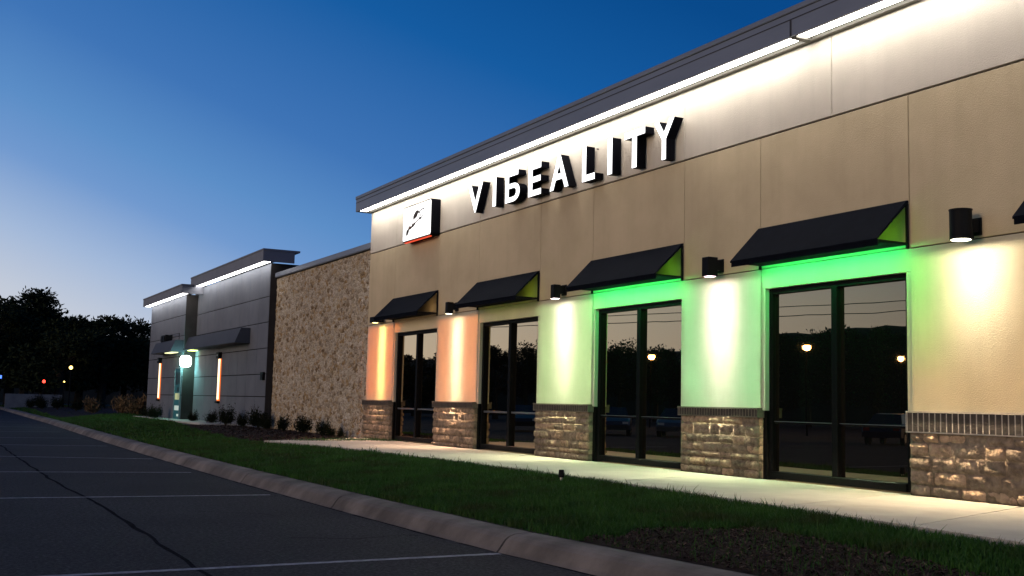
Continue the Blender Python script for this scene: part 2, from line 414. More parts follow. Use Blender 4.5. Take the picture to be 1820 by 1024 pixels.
# grass blades
def blades():
    pts = []
    for y0, y1, dens, wd in ((4, 10, 2600, .0045), (10, 14, 2200, .005), (14, 20, 1500, .006), (20, 32, 750, .009), (32, 66, 160, .018), (66, 118, 45, .03)):
        area = (y1-y0)*7.5; n = int(area*dens)
        ys = RNG.uniform(y0, y1, n); xs = RNG.uniform(5.3, 12.8, n)
        a = np.interp(ys, KY, KX); s_ = np.where(ys < 28.4, np.interp(ys, SY, SX), 99)
        k = (xs > a+.01) & (xs < s_+.10*RNG.random(n)**2)
        k &= xs < np.interp(ys, [28, 31.5, 40, 53, 77], [20, 8.1, 8.75, 10.5, 13.6])
        pts.append(np.stack([xs[k], ys[k], np.full(k.sum(), wd)], 1))
    P = np.concatenate(pts)
    keep = np.array([(not is_mulch(x, y)) or random.random() < (.07 if y < 12 else .01) for x, y, _ in P]); P = P[keep]
    n = len(P); z = np.array([gz(x, y) for x, y, _ in P])
    clump = np.array([noise.noise((x*.9, y*.9, 5)) for x, y, _ in P])
    h = (.055+.035*RNG.random(n)+.03*clump)*(1+.9*(RNG.random(n) > .985)); h = np.maximum(h, .025)
    a = RNG.uniform(0, 2*PI, n); ln = RNG.uniform(.1, .75, n)*h; b = RNG.uniform(0, 2*PI, n)
    dx, dy = np.cos(a)*P[:, 2], np.sin(a)*P[:, 2]
    bx, by = np.cos(b)*ln, np.sin(b)*ln
    V = np.zeros((n, 5, 3))
    V[:, 0] = np.stack([P[:, 0]-dx, P[:, 1]-dy, z-.01], 1); V[:, 1] = np.stack([P[:, 0]+dx, P[:, 1]+dy, z-.01], 1)
    V[:, 2] = np.stack([P[:, 0]+dx*.8+bx*.35, P[:, 1]+dy*.8+by*.35, z+h*.6], 1); V[:, 3] = np.stack([P[:, 0]-dx*.8+bx*.35, P[:, 1]-dy*.8+by*.35, z+h*.6], 1)
    V[:, 4] = np.stack([P[:, 0]+bx, P[:, 1]+by, z+h], 1)
    i = np.arange(n)*5
    F = np.concatenate([np.stack([i, i+1, i+2], 1), np.stack([i, i+2, i+3], 1), np.stack([i+3, i+2, i+4], 1)])
    return raw_mesh('grass', V.reshape(-1, 3), F, M['blade'])
stuff(blades(), 'short green lawn grass between the kerb and the pavement', 'grass')

# kerb: separate cast lengths with open joints
kp = [(-.42, -.385), (-.385, -.35), (-.35, -.30), (-.315, -.255), (-.27, -.225), (-.21, -.208), (-.12, -.202), (-.02, -.20), (0, -.215), (0, -.5), (-.42, -.5)]
kb = MB(); seams = [-14, -9, -4, 0, 5.2, 9.9, 14.6, 19.3, 24.2, 29.2, 34.4, 39.6, 45, 50.5, 56, 62, 68, 75, 82, 90, 98, 106, 114, 124]
for y0, y1 in zip(seams, seams[1:]):
    n = 5; ys = np.linspace(y0+.017, y1-.017, n+1); o = len(kb.v); k = len(kp)
    for y in ys: kb.v += [(xk(y)+px, y, pz+.004*noise.noise((px*3, y*1.1, pz*3))) for px, pz in kp]
    for i in range(n):
        for j in range(k):
            j2 = (j+1) % k; kb.f.append((o+i*k+j, o+i*k+j2, o+(i+1)*k+j2, o+(i+1)*k+j)); kb.m.append(0)
    kb.f += [tuple(o+j for j in reversed(range(k))), tuple(o+n*k+j for j in range(k))]; kb.m += [0, 0]
struct(kb.build('kerb', M['kerbcon'], smooth=False))
# painted bay lines + tar seams, with the gutter's shade drawn among them
pl = MB()
ends = [(5.10, 9.8, 1.22, 9.67), (4.83, 16.78, 1.14, 16.93), (4.79, 22.03, 1.49, 22.52), (4.95, 26.82, 1.83, 28.0), (4.93, 33.6, 2.2, 34.2), (4.95, 39.5, 2.5, 39.6), (5.0, 45.8, 2.9, 45.9), (5.1, 52.1, 3.3, 52.2), (5.5, 61, 3.8, 60.8)]
for x0, y0, x1, y1 in ends:
    d = Vector((x1-x0, y1-y0)).normalized(); e = Vector((x0, y0))+d*6.5; nrm = Vector((-d.y, d.x))*.05
    n = 12; prev = None
    for i in range(n+1):
        c = Vector((x0, y0)).lerp(e, i/n); q = ((c.x-nrm.x, c.y-nrm.y, -.376), (c.x+nrm.x, c.y+nrm.y, -.376))
        if prev: pl.quad([prev[0], q[0], q[1], prev[1]])
        prev = q
struct(pl.build('parking_line_paint', M['paint']))
tm = MB()
def dark_strip(P, wd, jit):
    prev = None
    for (x0, y0), (x1, y1) in zip(P, P[1:]):
        n = max(2, int(abs(y1-y0)+abs(x1-x0))*3)
        for i in range(n):
            t = i/n; x = x0+(x1-x0)*t+jit*noise.noise((x0*3, (y0+(y1-y0)*t)*1.6, 1)); y = y0+(y1-y0)*t
            d = Vector((x1-x0, y1-y0)).normalized(); ww = wd*(.5+.8*abs(noise.noise((x*2, y*2, 7)))+.2)
            q = ((x-d.y*ww, y+d.x*ww, -.3775), (x+d.y*ww, y-d.x*ww, -.3775))
            if prev: tm.quad([prev[0], q[0], q[1], prev[1]])
            prev = q
dark_strip([(2.2, 34), (2.15, 26.4), (2.15, 18.9), (2.24, 17.3), (2.25, 15), (2.23, 11.9), (2.2, 9.4), (2.3, 4)], .026, .05)
dark_strip([(3.6, 11.6), (4.2, 11.3), (4.8, 11.5), (5.05, 11.2)], .012, .15)
dark_strip([(3.3, 14.6), (3.9, 14.1), (4.1, 13.6)], .01, .15)
for a in range(8, 70, 3): dark_strip([(xk(a)-.45, a), (xk(a+3)-.45, a+3)], .02, .02)  # shadow gap along the gutter, drawn as a dark strip
struct(tm.build('tar_seam_gutter_shade', M['tar']))

# sidewalk: concrete slabs with open joints
D = 11.69
sw = MB(); js = [-14, -6, -2, 1.6, 3.6, 5.7, 7.65, 9.6, 13.4, 17.2, 21.1, 25.0]
sk = .40
def edge_pt(c):   # point on the front edge on joint y = c + sk*(x-8.1)
    y = c
    for _ in range(12): y = c+sk*(sx(y)-8.1)
    return (sx(y), y)
for i, c in enumerate(js):
    g = .009
    if i < len(js)-1:
        a = edge_pt(c+g); b = edge_pt(js[i+1]-g)
        mid = [(sx(y), y) for y in np.linspace(a[1], b[1], 6)[1:-1]]
        sw.slab([a]+[(11.75, c+g+sk*(11.75-8.1)), (11.75, js[i+1]-g+sk*(11.75-8.1)), b]+mid[::-1], -.13, 0)
    else:
        a = edge_pt(c+g); mid = [(sx(y), y) for y in np.linspace(a[1], 28.3, 6)[1:]]
        sw.slab([a, (11.75, c+g+sk*(11.75-8.1)), (11.75, 31.2), (11.3, 31.05), (10.3, 30.1), (9.2, 29.3)]+mid[::-1], -.13, 0)
struct(sw.build('sidewalk', M['concrete']))
for ob in [o for o in COL.objects if o.name == 'lawn_soil']: pass

# ------------------------------------------------------------------ main building
OP = [(29.22, 26.2), (23.90, 20.92), (18.79, 15.80), (13.79, 10.76), (8.68, 5.70), (3.6, .6)]   # recess openings (far, near)
B = root('shop_building', (0, 0, 0), 'tan stucco shop building with stone base, white lit eaves and dark glazing', 'building')
YN, YF = -8.0, 31.25
wm = MB()
zl, zr, zt = 3.28, 5.40, 6.63
wm.box(D+.03, D+.25, YN, YF, zl-.0, zt+.3, 1)                        # backing seen in the joints
cuts = sorted({v for o in OP for v in o}); yl = [YN]+cuts+[YF]
for a, b in zip(yl, yl[1:]): wm.box(D, D+.03, a+.006, b-.006, zl, zr-.022, 0, .006)
up = [YN, -3, 2.1, 7.1, 12.2, 15.8, 20.92, 23.9, 29.22, YF]
for a, b in zip(up, up[1:]): wm.box(D-.004, D+.03, a+.006, b-.006, zr+.006, zt, 2, .008)
wm.box(D+.25, D+14, YN, YF, -.3, 6.8, 0)                              # body of the block
wm.build('wall', [M['stucco'], M['groove'], M['stucco_top']], B)
PY = [(YF, OP[0][0])]+[(OP[i][1], OP[i+1][0]) for i in range(len(OP)-1)]
for i, (b, a) in enumerate(PY):
    pm = MB(); pm.box(D+.012, D+.25, a, b, 1.09, zl-.012, 0, .006)
    pm.build('pier_panel', M['pier'], B)
# recessed surrounds (head + jambs)
WTOP = 2.96
for b, a in OP:
    m_ = MB(); m_.box(D+.026, D+.25, a+.002, b-.002, WTOP, zl-.004, 0, .004)
    m_.box(D+.026, D+.25, a+.002, a+.09, 1.06, WTOP-.001, 0, .004); m_.box(D+.026, D+.25, b-.09, b-.002, 1.06, WTOP-.001, 0, .004)
    m_.build('window_surround', M['pier'], B)
    for q0, q1 in ((a+.003, a+.091), (b-.091, b-.003)):
        m_ = MB(); m_.box(D+.06, D+.24, q0, q1, 0, 1.058); m_.build('jamb_trim', M['frame'], B)

# split-face stone base of each pier
def ashlar(b, a, ztop, seed):
    rnd = random.Random(seed); V = []; F = []; T = []; xf = D-.045
    z = 0; first = True
    def patch(y0, y1, z0, z1, axis, tone, pr):
        ny, nz = max(3, int((y1-y0)/.035)), max(3, int((z1-z0)/.03)); o = len(V)
        for j in range(nz+1):
            for i in range(ny+1):
                u, v = i/ny, j/nz; e = min(u*(y1-y0), (1-u)*(y1-y0), v*(z1-z0), (1-v)*(z1-z0))
                yy, zz = y0+(y1-y0)*u, z0+(z1-z0)*v
                k = min(1, e/.022)
                h = pr*k+(.034*noise.noise((yy*8, zz*11, seed*1.7+tone*9))+.016*noise.noise((yy*22, zz*24, seed)))*k - .022*(1-k)
                if axis == 0: V.append((xf-h, yy, zz))
                else: V.append((yy, a+.004-h*.4, zz))
        for j in range(nz):
            for i in range(ny):
                q = o+j*(ny+1)+i; F.append((q, q+ny+1, q+ny+2, q+1)); T.append(tone)
    while z < ztop-.02:
        hgt = min(rnd.choice([.10, .13, .15, .18]), ztop-z)
        if ztop-z-hgt < .06: hgt = ztop-z
        y = a
        while y < b-.01:
            wd = rnd.uniform(.24, .52)
            if b-y-wd < .16: wd = b-y
            patch(y+.003, y+wd-.003, z+.003, z+hgt-.003, 0, rnd.random(), rnd.uniform(0, .04)); y += wd
        x = xf+.02                                                       # return faces (near jamb)
        while x < D+.2:
            wd = rnd.uniform(.12, .2); patch(x, min(x+wd-.004, D+.22), z+.003, z+hgt-.003, 1, rnd.random(), .01); x += wd
        z += hgt
    nq = len(F)
    mbx = MB(); mbx.box(xf+.012, D+.24, a+.012, b-.004, .0, ztop-.001)
    o = len(V); V += mbx.v; F += [tuple(o+i for i in f) for f in mbx.f]; T += [.2]*len(mbx.f)
    ob = raw_mesh('stone_base', V, F, M['ashlar'], B)
    at = ob.data.attributes.new('tone', 'FLOAT', 'FACE'); at.data.foreach_set('value', np.array(T[:len(ob.data.polygons)], np.float32))
    return ob
for i, (b, a) in enumerate(PY):
    hc = .26 if i == 4 else .13
    ashlar(b, a, 1.075-hc, i+1)
    cm = MB(); x0 = D-.09; zc0, zc1 = 1.075-hc, 1.075
    cm.box(x0+.009, D+.24, a-.03, b+.03 if i else b+.02, zc0, zc1-.002, 1)
    y = a-.03; bw = .092 if i == 4 else .07
    while y < b+.02:
        e = min(y+bw, b+.03)
        cm.box(x0+.006, D+.2, y+.0075, e-.0075, zc0+.016, zc1, 0, .004); y += bw
    cm.box(x0-.004, D+.02, a-.03, b+.02, zc1+.001, zc1+.022, 1)           # mortar wash on top
    cm.build('brick_sill', [M['brick_dark'], M['mortar'] if i == 4 else M['mortar_dark']], B)

# storefront windows
for k, (b, a) in enumerate(OP):
    a_, b_ = a+.093, b-.093; X0, X1 = D+.10, D+.20; fw = .085
    z0 = .02; zm = .88; ym = (a_+b_)/2
    fm = MB(); fm.box(X0, X1, a_, a_+fw, z0, WTOP-.004, 0, .006); fm.box(X0, X1, b_-fw, b_, z0, WTOP-.004, 0, .006)
    fm.box(X0, X1, a_+fw, b_-fw, WTOP-fw, WTOP-.004, 0, .006); fm.box(X0-.02, X1, a_+fw, b_-fw, z0, z0+.11, 0, .006)
    fm.box(X0-.012, X1, ym-.06, ym+.06, z0+.11, WTOP-fw, 0, .008)
    wf = fm.build('window', M['frame'], B)
    for y0, y1 in ((a_+fw, ym-.06), (ym+.06, b_-fw)):
        rm = MB(); rm.box(X0+.035, X1-.01, y0, y1, zm-.022, zm+.022, 0, .006)
        rm.build('mid_rail', M['rail'] if k < 2 else M['frame'], wf)
    if k >= 2:
        for y0, y1 in ((a_+fw, ym-.06), (ym+.06, b_-fw)):
            rm = MB(); rm.box(X0+.028, X0+.033, y0, y1, zm+.012, zm+.02, 0)  # thin pale line drawn as the highlight on the dark rail
            rm.build('rail_highlight', M['rail'], wf)
    for y0, y1 in ((a_+fw, ym-.06), (ym+.06, b_-fw)):
        for q0, q1 in ((z0+.11, zm-.022), (zm+.022, WTOP-fw)):
            gp = MB(); gp.box(X1-.032, X1-.02, y0, y1, q0, q1); gp.build('pane', M['glass'], wf)

# eave fascia with LED soffit
FX = 11.23
fm = MB(); ye = 31.38
fm.box(FX, FX+.05, YN, ye, zt, 7.0, 0); fm.box(FX-.02, D+.5, YN, ye+.02, 7.0, 7.09, 0, .01)
fm.box(FX-.006, FX, YN, ye, 6.885, 6.90, 1); fm.box(FX-.008, FX, YN, ye, 6.992, 6.999, 1)
fm.box(FX+.051, D+.5, ye-.05, ye, zt, 6.999, 0)
fm.box(FX-.010, FX+.002, 12.55, 12.58, zt, 6.88, 1)
fm.build('fascia', [M['fascia'], M['fascia_line']], B)
sf = MB(); sf.box(FX+.05, D, YN, ye-.05, zt+.045, zt+.09); sf.box(D-.10, D-.005, YN, YF, zt-.005, zt+.044)
sf.box(FX+.05, D-.10, 12.50, 12.62, zt-.015, zt+.044); sf.box(FX+.05, D-.10, YF-.06, ye-.051, zt, zt+.044)
sf.build('soffit', M['soffit'], B)
for a, b in ((YN, 12.49), (12.63, YF-.07)):
    ls = MB(); ls.box(FX+.055, D-.20, a, b, zt+.012, zt+.04); ls.build('soffit_light', M['led'], B)

# ------------------------------------------------------------------ awnings
def awning(i, b, a, label, strip, lamp_col, e_in, e_bar):
    rt = root('awning', (D, (a+b)/2, 3.32), label, 'awning', 'black awnings over the windows'); o = (D, (a+b)/2, 3.32)
    yb, ya = b-.0, a+.0; out = .60; zb, zt_ = 3.325, 3.92; X = D-out
    m_ = MB(); m_.prism_y([(D-.012, zt_), (D-.012, zt_-.03), (X+.02, zb+.03), (X, zb), (X-.004, zb+.03), (D-.012-.03, zt_)], ya, yb); m_.build('canopy', M['black'], rt, origin=o)
    m_ = MB(); m_.box(X+.03, D-.01, ya+.02, yb-.02, zb-.004, zb+.018); m_.build('soffit_panel', M['black'], rt, origin=o)
    m_ = MB(); m_.prism_y([(D-.013, zt_-.035), (X+.06, zb+.02), (D-.013, zb+.02)], yb-.02, yb-.006); m_.build('end_panel', M['black'], rt, origin=o)
    m_ = MB()
    for y in (ya+.006, yb-.035):
        m_ = MB(); m_.box(D-.04, D-.002, y, y+.028, zb-.06, zt_-.04); m_.build('frame_bar', M['blackmetal'], rt, origin=o)
    m_ = MB(); m_.tube([(X+.03, ya+.02, zb+.012), (D-.042, ya+.02, zb+.012)], .012, 6); m_.build('frame_rod', M['blackmetal'], rt, origin=o)
    m_ = MB(); m_.box(X+.012, X+.028, ya+.01, yb-.01, zb-.062, zb+.02); m_.build('valance', M['black'], rt, origin=o)
    m_ = MB(); m_.box(D-.41, D-.38, ya+.55, yb-.1, zb-.016, zb-.005)
    st = m_.build('light_bar', strip, rt, origin=o)
    if e_bar:
        l_ = lamp('bar_light', 'AREA', (-.515, 0, -.020), e_bar*2, lamp_col, st, shape='RECTANGLE', size=b-a-.4, size_y=.03)
        dr = Vector((.55, 0, -1)).normalized(); l_.rotation_euler = (-dr).to_track_quat('Z', 'X').to_euler(); 
        mxx = Matrix((Vector((0, 1, 0)), (-dr).cross(Vector((0, 1, 0))), -dr)).transposed(); l_.rotation_euler = mxx.to_euler()
    if e_in:
        lamp('added_inner_light', 'POINT', (-.30, ya+.34-o[1], .10), e_in, lamp_col, rt, shadow_soft_size=.04)  # unseen lamp added to tint the wall inside the open end
    return rt
GR = (.03, 1, .20)
awning(0, *OP[0], 'black sloped awning above the farthest window, beside the stone wall', M['warm_strip'], (1, .66, .30), 1.5, .8)
awning(1, *OP[1], 'black sloped awning over the second window from the stone wall', M['yellow_strip'], (.62, .9, .06), 1.5, 1.0)
awning(2, *OP[2], 'black sloped awning over the third window, with a green glow on the wall under it', M['green_strip'], (.30, 1, .04), 2.2, 0)
awning(3, *OP[3], 'largest nearest full black awning with green glow under it and green-lit open end', M['green_strip'], (.30, 1, .04), 2.2, 0)
awning(4, *OP[4], 'black awning at the right picture edge, only its tip in view', M['green_strip'], (.22, 1, .05), .5, 0)
awning(5, *OP[5], 'black awning beyond the right picture edge', M['green_strip'], (.22, 1, .05), 0, 0)
for ob in [o for o in COL.objects if o.name.startswith('light_bar')]:
    k = [o for o in COL.objects if o.name.startswith('awning')].index(ob.parent)
    if k in (2, 3):
        b, a = OP[k]
        l_ = lamp('bar_light', 'AREA', (-.395, 0, -.020), 40, GR, ob, shape='RECTANGLE', size=b-a-.2, size_y=.03)
        dr = Vector((.85, 0, -1)).normalized()
        l_.rotation_euler = Matrix((Vector((0, 1, 0)), (-dr).cross(Vector((0, 1, 0))), -dr)).transposed().to_euler()

# ------------------------------------------------------------------ wall lamps on the piers
def beam(rt, loc, d0, edge, hot, wid, length, floor, side_col=None):
    """designed wall-washer pattern: intensity and colour by direction (like an IES file), even on the wall plane, capped towards the floor"""
    o_ = lamp('lamp_beam', 'POINT', loc, 4*PI*PI, (1, 1, 1), rt, shadow_soft_size=.03); ld = o_.data; ld.use_nodes = True
    class T: node_tree = ld.node_tree
    em = ld.node_tree.nodes['Emission']
    def m(op, *a, clamp=False):
        n = N(T, 'ShaderNodeMath', operation=op); n.use_clamp = clamp
        for i_, x in enumerate(a):
            if isinstance(x, (int, float)): n.inputs[i_].default_value = x
            else: L(T, x, n.inputs[i_])
        return n.outputs[0]
    g = N(T, 'ShaderNodeNewGeometry'); sp = N(T, 'ShaderNodeSeparateXYZ'); L(T, g.outputs['Normal'], sp.inputs[0])
    SG = 1
    nx, ny, nd = m('MULTIPLY', sp.outputs[0], SG), m('MULTIPLY', sp.outputs[1], SG), m('MULTIPLY', sp.outputs[2], -SG)
    nxc = m('MAXIMUM', nx, .02)
    lat, dep = m('MULTIPLY', m('DIVIDE', ny, nxc), d0), m('MULTIPLY', m('DIVIDE', nd, nxc), d0)
    w_ = m('ADD', wid, m('MULTIPLY', dep, .02)); q = m('DIVIDE', lat, w_)
    h = m('POWER', 2.718, m('MULTIPLY', m('MULTIPLY', q, q), -1))
    dq = m('DIVIDE', dep, length); h = m('MULTIPLY', h, m('POWER', 2.718, m('MULTIPLY', m('MULTIPLY', dq, dq), -1)))
    side = m('SUBTRACT', 1, m('MULTIPLY', m('SUBTRACT', m('ABSOLUTE', lat), .95), 3.5, clamp=True))
    side = m('MAXIMUM', side, m('SUBTRACT', m('MULTIPLY', m('SUBTRACT', dep, 2.0), 1.5), 0, clamp=True))
    I_ = m('MULTIPLY', m('DIVIDE', d0*d0, m('POWER', nxc, 3)), side)
    fl = m('MULTIPLY', m('POWER', m('MAXIMUM', nd, 0), 5), floor)
    away = m('LESS_THAN', nx, .06)
    I_ = m('MINIMUM', I_, m('ADD', m('MULTIPLY', floor, 1.6), m('MULTIPLY', m('GREATER_THAN', dep, 2.15), floor*-.1)))
    I_ = m('ADD', m('MULTIPLY', I_, m('SUBTRACT', 1, away)), m('MULTIPLY', fl, away))
    I_ = m('MULTIPLY', I_, m('MULTIPLY', m('SUBTRACT', dep, .0), 9, clamp=True))
    low = m('MAXIMUM', away, m('MULTIPLY', m('SUBTRACT', dep, 2.05), 4, clamp=True))
    ec = N(T, 'ShaderNodeMix', data_type='RGBA'); L(T, low, ec.inputs[0]); ec.inputs[6].default_value = [c*.92 for c in edge]+[1]
    ec.inputs[7].default_value = [.25*c*1.3+.75*q for c, q in zip(edge, (1.6, 1.24, .86))]+[1]
    if side_col:  # green spill of the awning light, put into this lamp's beam colour
        k2 = m('MULTIPLY', m('MULTIPLY', m('SUBTRACT', lat, .2), 1.7, clamp=True), m('SUBTRACT', 1.25, m('MULTIPLY', dep, .75), clamp=True))
        e2 = N(T, 'ShaderNodeMix', data_type='RGBA'); L(T, k2, e2.inputs[0]); L(T, ec.outputs[2], e2.inputs[6]); e2.inputs[7].default_value = [*side_col, 1]; ec = e2
    vm = N(T, 'ShaderNodeVectorMath', operation='MULTIPLY_ADD'); vm.inputs[0].default_value = [c*2.3 for c in hot]; L(T, ec.outputs[2], vm.inputs[2])
    cb = N(T, 'ShaderNodeCombineXYZ')
    for k_ in range(3): L(T, h, cb.inputs[k_])
    L(T, cb.outputs[0], vm.inputs[1])
    L(T, vm.outputs[0], em.inputs['Color']); L(T, I_, em.inputs['Strength'])

def wall_lamp(i, y, kind, label, bm):
    o = (D, y, 3.42); rt = root('wall_lamp', o, label, 'wall lamp', 'wall lamps over the piers')
    cx = D-.22; zb, zt_ = 3.235, 3.60
    m_ = MB()
    if kind == 'cyl':
        m_.tube([(cx-.06, y, zb), (cx-.06, y, zt_)], .135, 28); m_.tube([(cx-.06, y, zt_+.0005), (cx-.06, y, zt_+.014)], .142, 28)
        cx -= .06
    elif kind == 'box': m_.box(cx-.11, cx+.09, y-.085, y+.085, zb, zt_-.05, 0, .01); 
    elif kind == 'slim': m_.box(cx-.08, cx+.08, y-.07, y+.07, zb, zt_-.08, 0, .01)
    else: m_.box(cx-.12, cx+.09, y-.26, y+.16, 3.28, 3.44, 0, .01); zb = 3.28
    m_.build('housing', M['blackmetal'], rt, smooth=False, origin=o)
    m_ = MB(); m_.box(D-.145, D-.004, y-.07, y+.07, 3.34, 3.50, 0, .008); m_.box(D-.03, D-.003, y-.09, y+.09, 3.31, 3.53, 0, .005); m_.build('bracket', M['blackmetal'], rt, origin=o)
    if kind == 'cyl':
        m_ = MB(); m_.tube([(D-.11, y-.03, 3.26), (D-.11, y-.03, 3.325)], .02, 10); m_.build('sensor', M['blackmetal'], rt, origin=o)
    m_ = MB()
    if kind == 'cyl': m_.tube([(cx, y, zb-.006), (cx, y, zb-.001)], .118, 28)
    else: m_.box(cx-.07, cx+.06, y-.07, y+.07, zb-.006, zb-.001)
    m_.build('lens', emit('lamp_lens', [c/2 for c in bm[1]], 7), rt, origin=o)
    beam(rt, (cx-D, 0, zb-.02-o[2]), D-cx, *bm)
LY = [30.05, 25.05, 19.86, 14.78, 9.68]
WL = [  # edge colour, hot-stripe colour, stripe half width, stripe length, floor strength
 ('flat', 'low black wall lamp with orange light, nearest the stone wall', ((1.50, .29, .0), (2.1, 1.7, .62), .24, 2.3, 18)),
 ('slim', 'black wall lamp half hidden by the second awning tip, with peach light below', ((1.60, .46, .10), (1.8, 1.65, 1.15), .30, 2.5, 20)),
 ('slim', 'slim black wall lamp on the pale green pier between second and third windows', ((.84, 1.48, .62), (2.3, 2.0, 2.0), .34, 1.3, 21)),
 ('box', 'square black wall lamp on the pier between the third and fourth windows, green light', ((.40, 1.28, .58), (2.5, 1.7, 2.0), .36, 1.4, 22)),
 ('cyl', 'large round black wall lamp at right with yellow lens, on the nearest pier', ((.86, .50, .17), (2.8, 2.6, 1.9), .46, .85, 24, (.42, 1.5, .12))),
]
for i, (y, (kd, lb, bm)) in enumerate(zip(LY, WL)): wall_lamp(i, y, kd, lb, bm)

# ------------------------------------------------------------------ lit letters
def glyph_mesh(ch, y0, y1, z0, z1, dep=.20):
    cu = bpy.data.curves.new('letter', 'FONT'); cu.body = ch; cu.extrude = dep/2; cu.offset = .020; cu.resolution_u = 6
    to = bpy.data.objects.new('tmp', cu); COL.objects.link(to)
    dg = bpy.context.evaluated_depsgraph_get(); dg.update()
    me = bpy.data.meshes.new_from_object(to.evaluated_get(dg)); COL.objects.unlink(to); bpy.data.objects.remove(to)
    P = [v.co.copy() for v in me.vertices]; xs = [p.x for p in P]; ys = [p.y for p in P]
    fx = (y0-y1)/(max(xs)-min(xs)); fy = (z1-z0)/(max(ys)-min(ys)); xm, ym = min(xs), min(ys)
    W_ = [(D-.035-dep/2-p.z, y0-(p.x-xm)*fx, z0+(p.y-ym)*fy) for p in P]
    a = MB(); b = MB(); 
    for f in me.polygons:
        tgt = a if f.normal.z > .9 else b
        tgt.quad([W_[i] for i in f.vertices])
    bpy.data.meshes.remove(me); return a, b
LT = [('V', 24.11, 23.33, 6.245, 5.56, 'white lit letter V, first of the wall sign'),
      ('I', 22.80, 22.64, 6.235, 5.56, 'white lit letter I right after the V of the wall sign'),
      ('\u0411', 22.18, 21.50, 6.23, 5.54, 'white lit third sign letter shaped like a B with an open top'),
      ('E', 21.10, 20.54, 6.22, 5.52, 'white lit letter E of the wall sign'),
      ('A', 20.16, 19.40, 6.21, 5.50, 'white lit letter A of the wall sign'),
      ('L', 18.87, 18.40, 6.19, 5.48, 'white lit letter L of the wall sign'),
      ('I', 17.94, 17.78, 6.175, 5.47, 'white lit letter I between the L and the T'),
      ('T', 17.37, 16.69, 6.165, 5.455, 'white lit letter T of the wall sign'),
      ('Y', 16.41, 15.79, 6.15, 5.435, 'white lit letter Y, last of the wall sign')]
for ch, y0, y1, z1, z0, lb in LT:
    o = (D, (y0+y1)/2, z0)
    rt = root('sign_letter', o, lb, 'sign letter', 'lit letters of the shop sign')
    fa, re = glyph_mesh(ch, y0, y1, z0, z1)
    re.build('letter_return', M['letter_side'], rt, origin=o); fa.build('letter_face', M['letter'], rt, origin=o)
    m_ = MB(); yc = (y0+y1)/2
    m_.tube([(D-.05, yc, z1-.05), (D-.002, yc, z1-.05)], .012, 6); m_.build('mounting_stud', M['letter_side'], rt, origin=o)

# logo box sign
o = (D, 27.18, 5.33); rt = root('logo_sign', o, 'square white lit box sign with a dark brush-like emblem, black sides', 'sign')
y0, y1, z0, z1 = 28.13, 26.22, 5.34, 6.29; xf = D-.26
def rrect(y0, y1, z0, z1, r):
    P = []
    for cy, cz, a0 in ((y1+r, z0+r, -PI/2), (y1+r, z1-r, 0), (y0-r, z1-r, PI/2), (y0-r, z0+r, PI)):
        for k in range(5):
            t = a0+PI/2*k/4; P.append((cy-r*math.cos(t), cz+r*math.sin(t)))
    return P
m_ = MB(); m_.prism_x(rrect(y0, y1, z0, z1, .06), xf, D-.01); m_.build('cabinet', M['letter_side'], rt, origin=o)
m_ = MB(); m_.prism_x(rrect(y0-.025, y1+.03, z0+.025, z1-.025, .05), xf-.006, xf-.001); m_.build('sign_face', M['signface'], rt, origin=o)
m_ = MB(); m_.box(xf+.02, xf+.075, y1+.12, y0-.1, z0-.03, z0-.003); m_.build('under_light', M['redglow'], rt, origin=o)
def uv(px, py):
    u = (px-228)/(435); t = 345-155*u; bt = 880-140*u
    v = (bt-py)/(bt-t); return (y0+(y1-y0)*u, z0+(z1-z0)*v)
mk = MB(); mk2 = MB()
def stroke(mb, P, wds):
    Q = [Vector(uv(*q)) for q in P]
    wds = [max(w_*1.15, .030) for w_ in wds]
    for i in range(len(Q)-1):
        d = (Q[i+1]-Q[i]); n_ = Vector((-d.y, d.x)).normalized()
        a, b = wds[i]/2, wds[i+1]/2; x = xf-.0085-.0004*(i % 2)
        A = [Q[i]-n_*a, Q[i+1]-n_*b, Q[i+1]+n_*b, Q[i]+n_*a]
        mb.quad([(x, q.x, q.y) for q in A])
stroke(mk, [(472, 380), (440, 425), (398, 488), (392, 500)], [.03, .16, .10, .02])
stroke(mk, [(400, 490), (388, 540), (372, 620)], [.015, .014, .016])
stroke(mk, [(462, 395), (490, 410), (505, 450), (495, 465)], [.05, .025, .02, .015])
stroke(mk, [(475, 405), (510, 365), (550, 343), (552, 380), (545, 430), (520, 478), (505, 490)], [.012, .012, .016, .016, .02, .014, .02])
stroke(mk, [(515, 485), (495, 498), (478, 490)], [.05, .06, .02])
stroke(mk, [(430, 565), (400, 605), (372, 630), (340, 668)], [.03, .06, .05, .04])
stroke(mk2, [(405, 575), (432, 555), (468, 525), (485, 512)], [.02, .02, .016, .012])
stroke(mk2, [(405, 575), (380, 600), (362, 636), (338, 640), (322, 652)], [.02, .01, .04, .08, .06])
stroke(mk, [(335, 668), (318, 690), (300, 730), (288, 765)], [.03, .12, .13, .03])
mk.build('emblem', M['mark'], rt, origin=o); mk2.build('emblem_accent', M['mark2'], rt, origin=o)

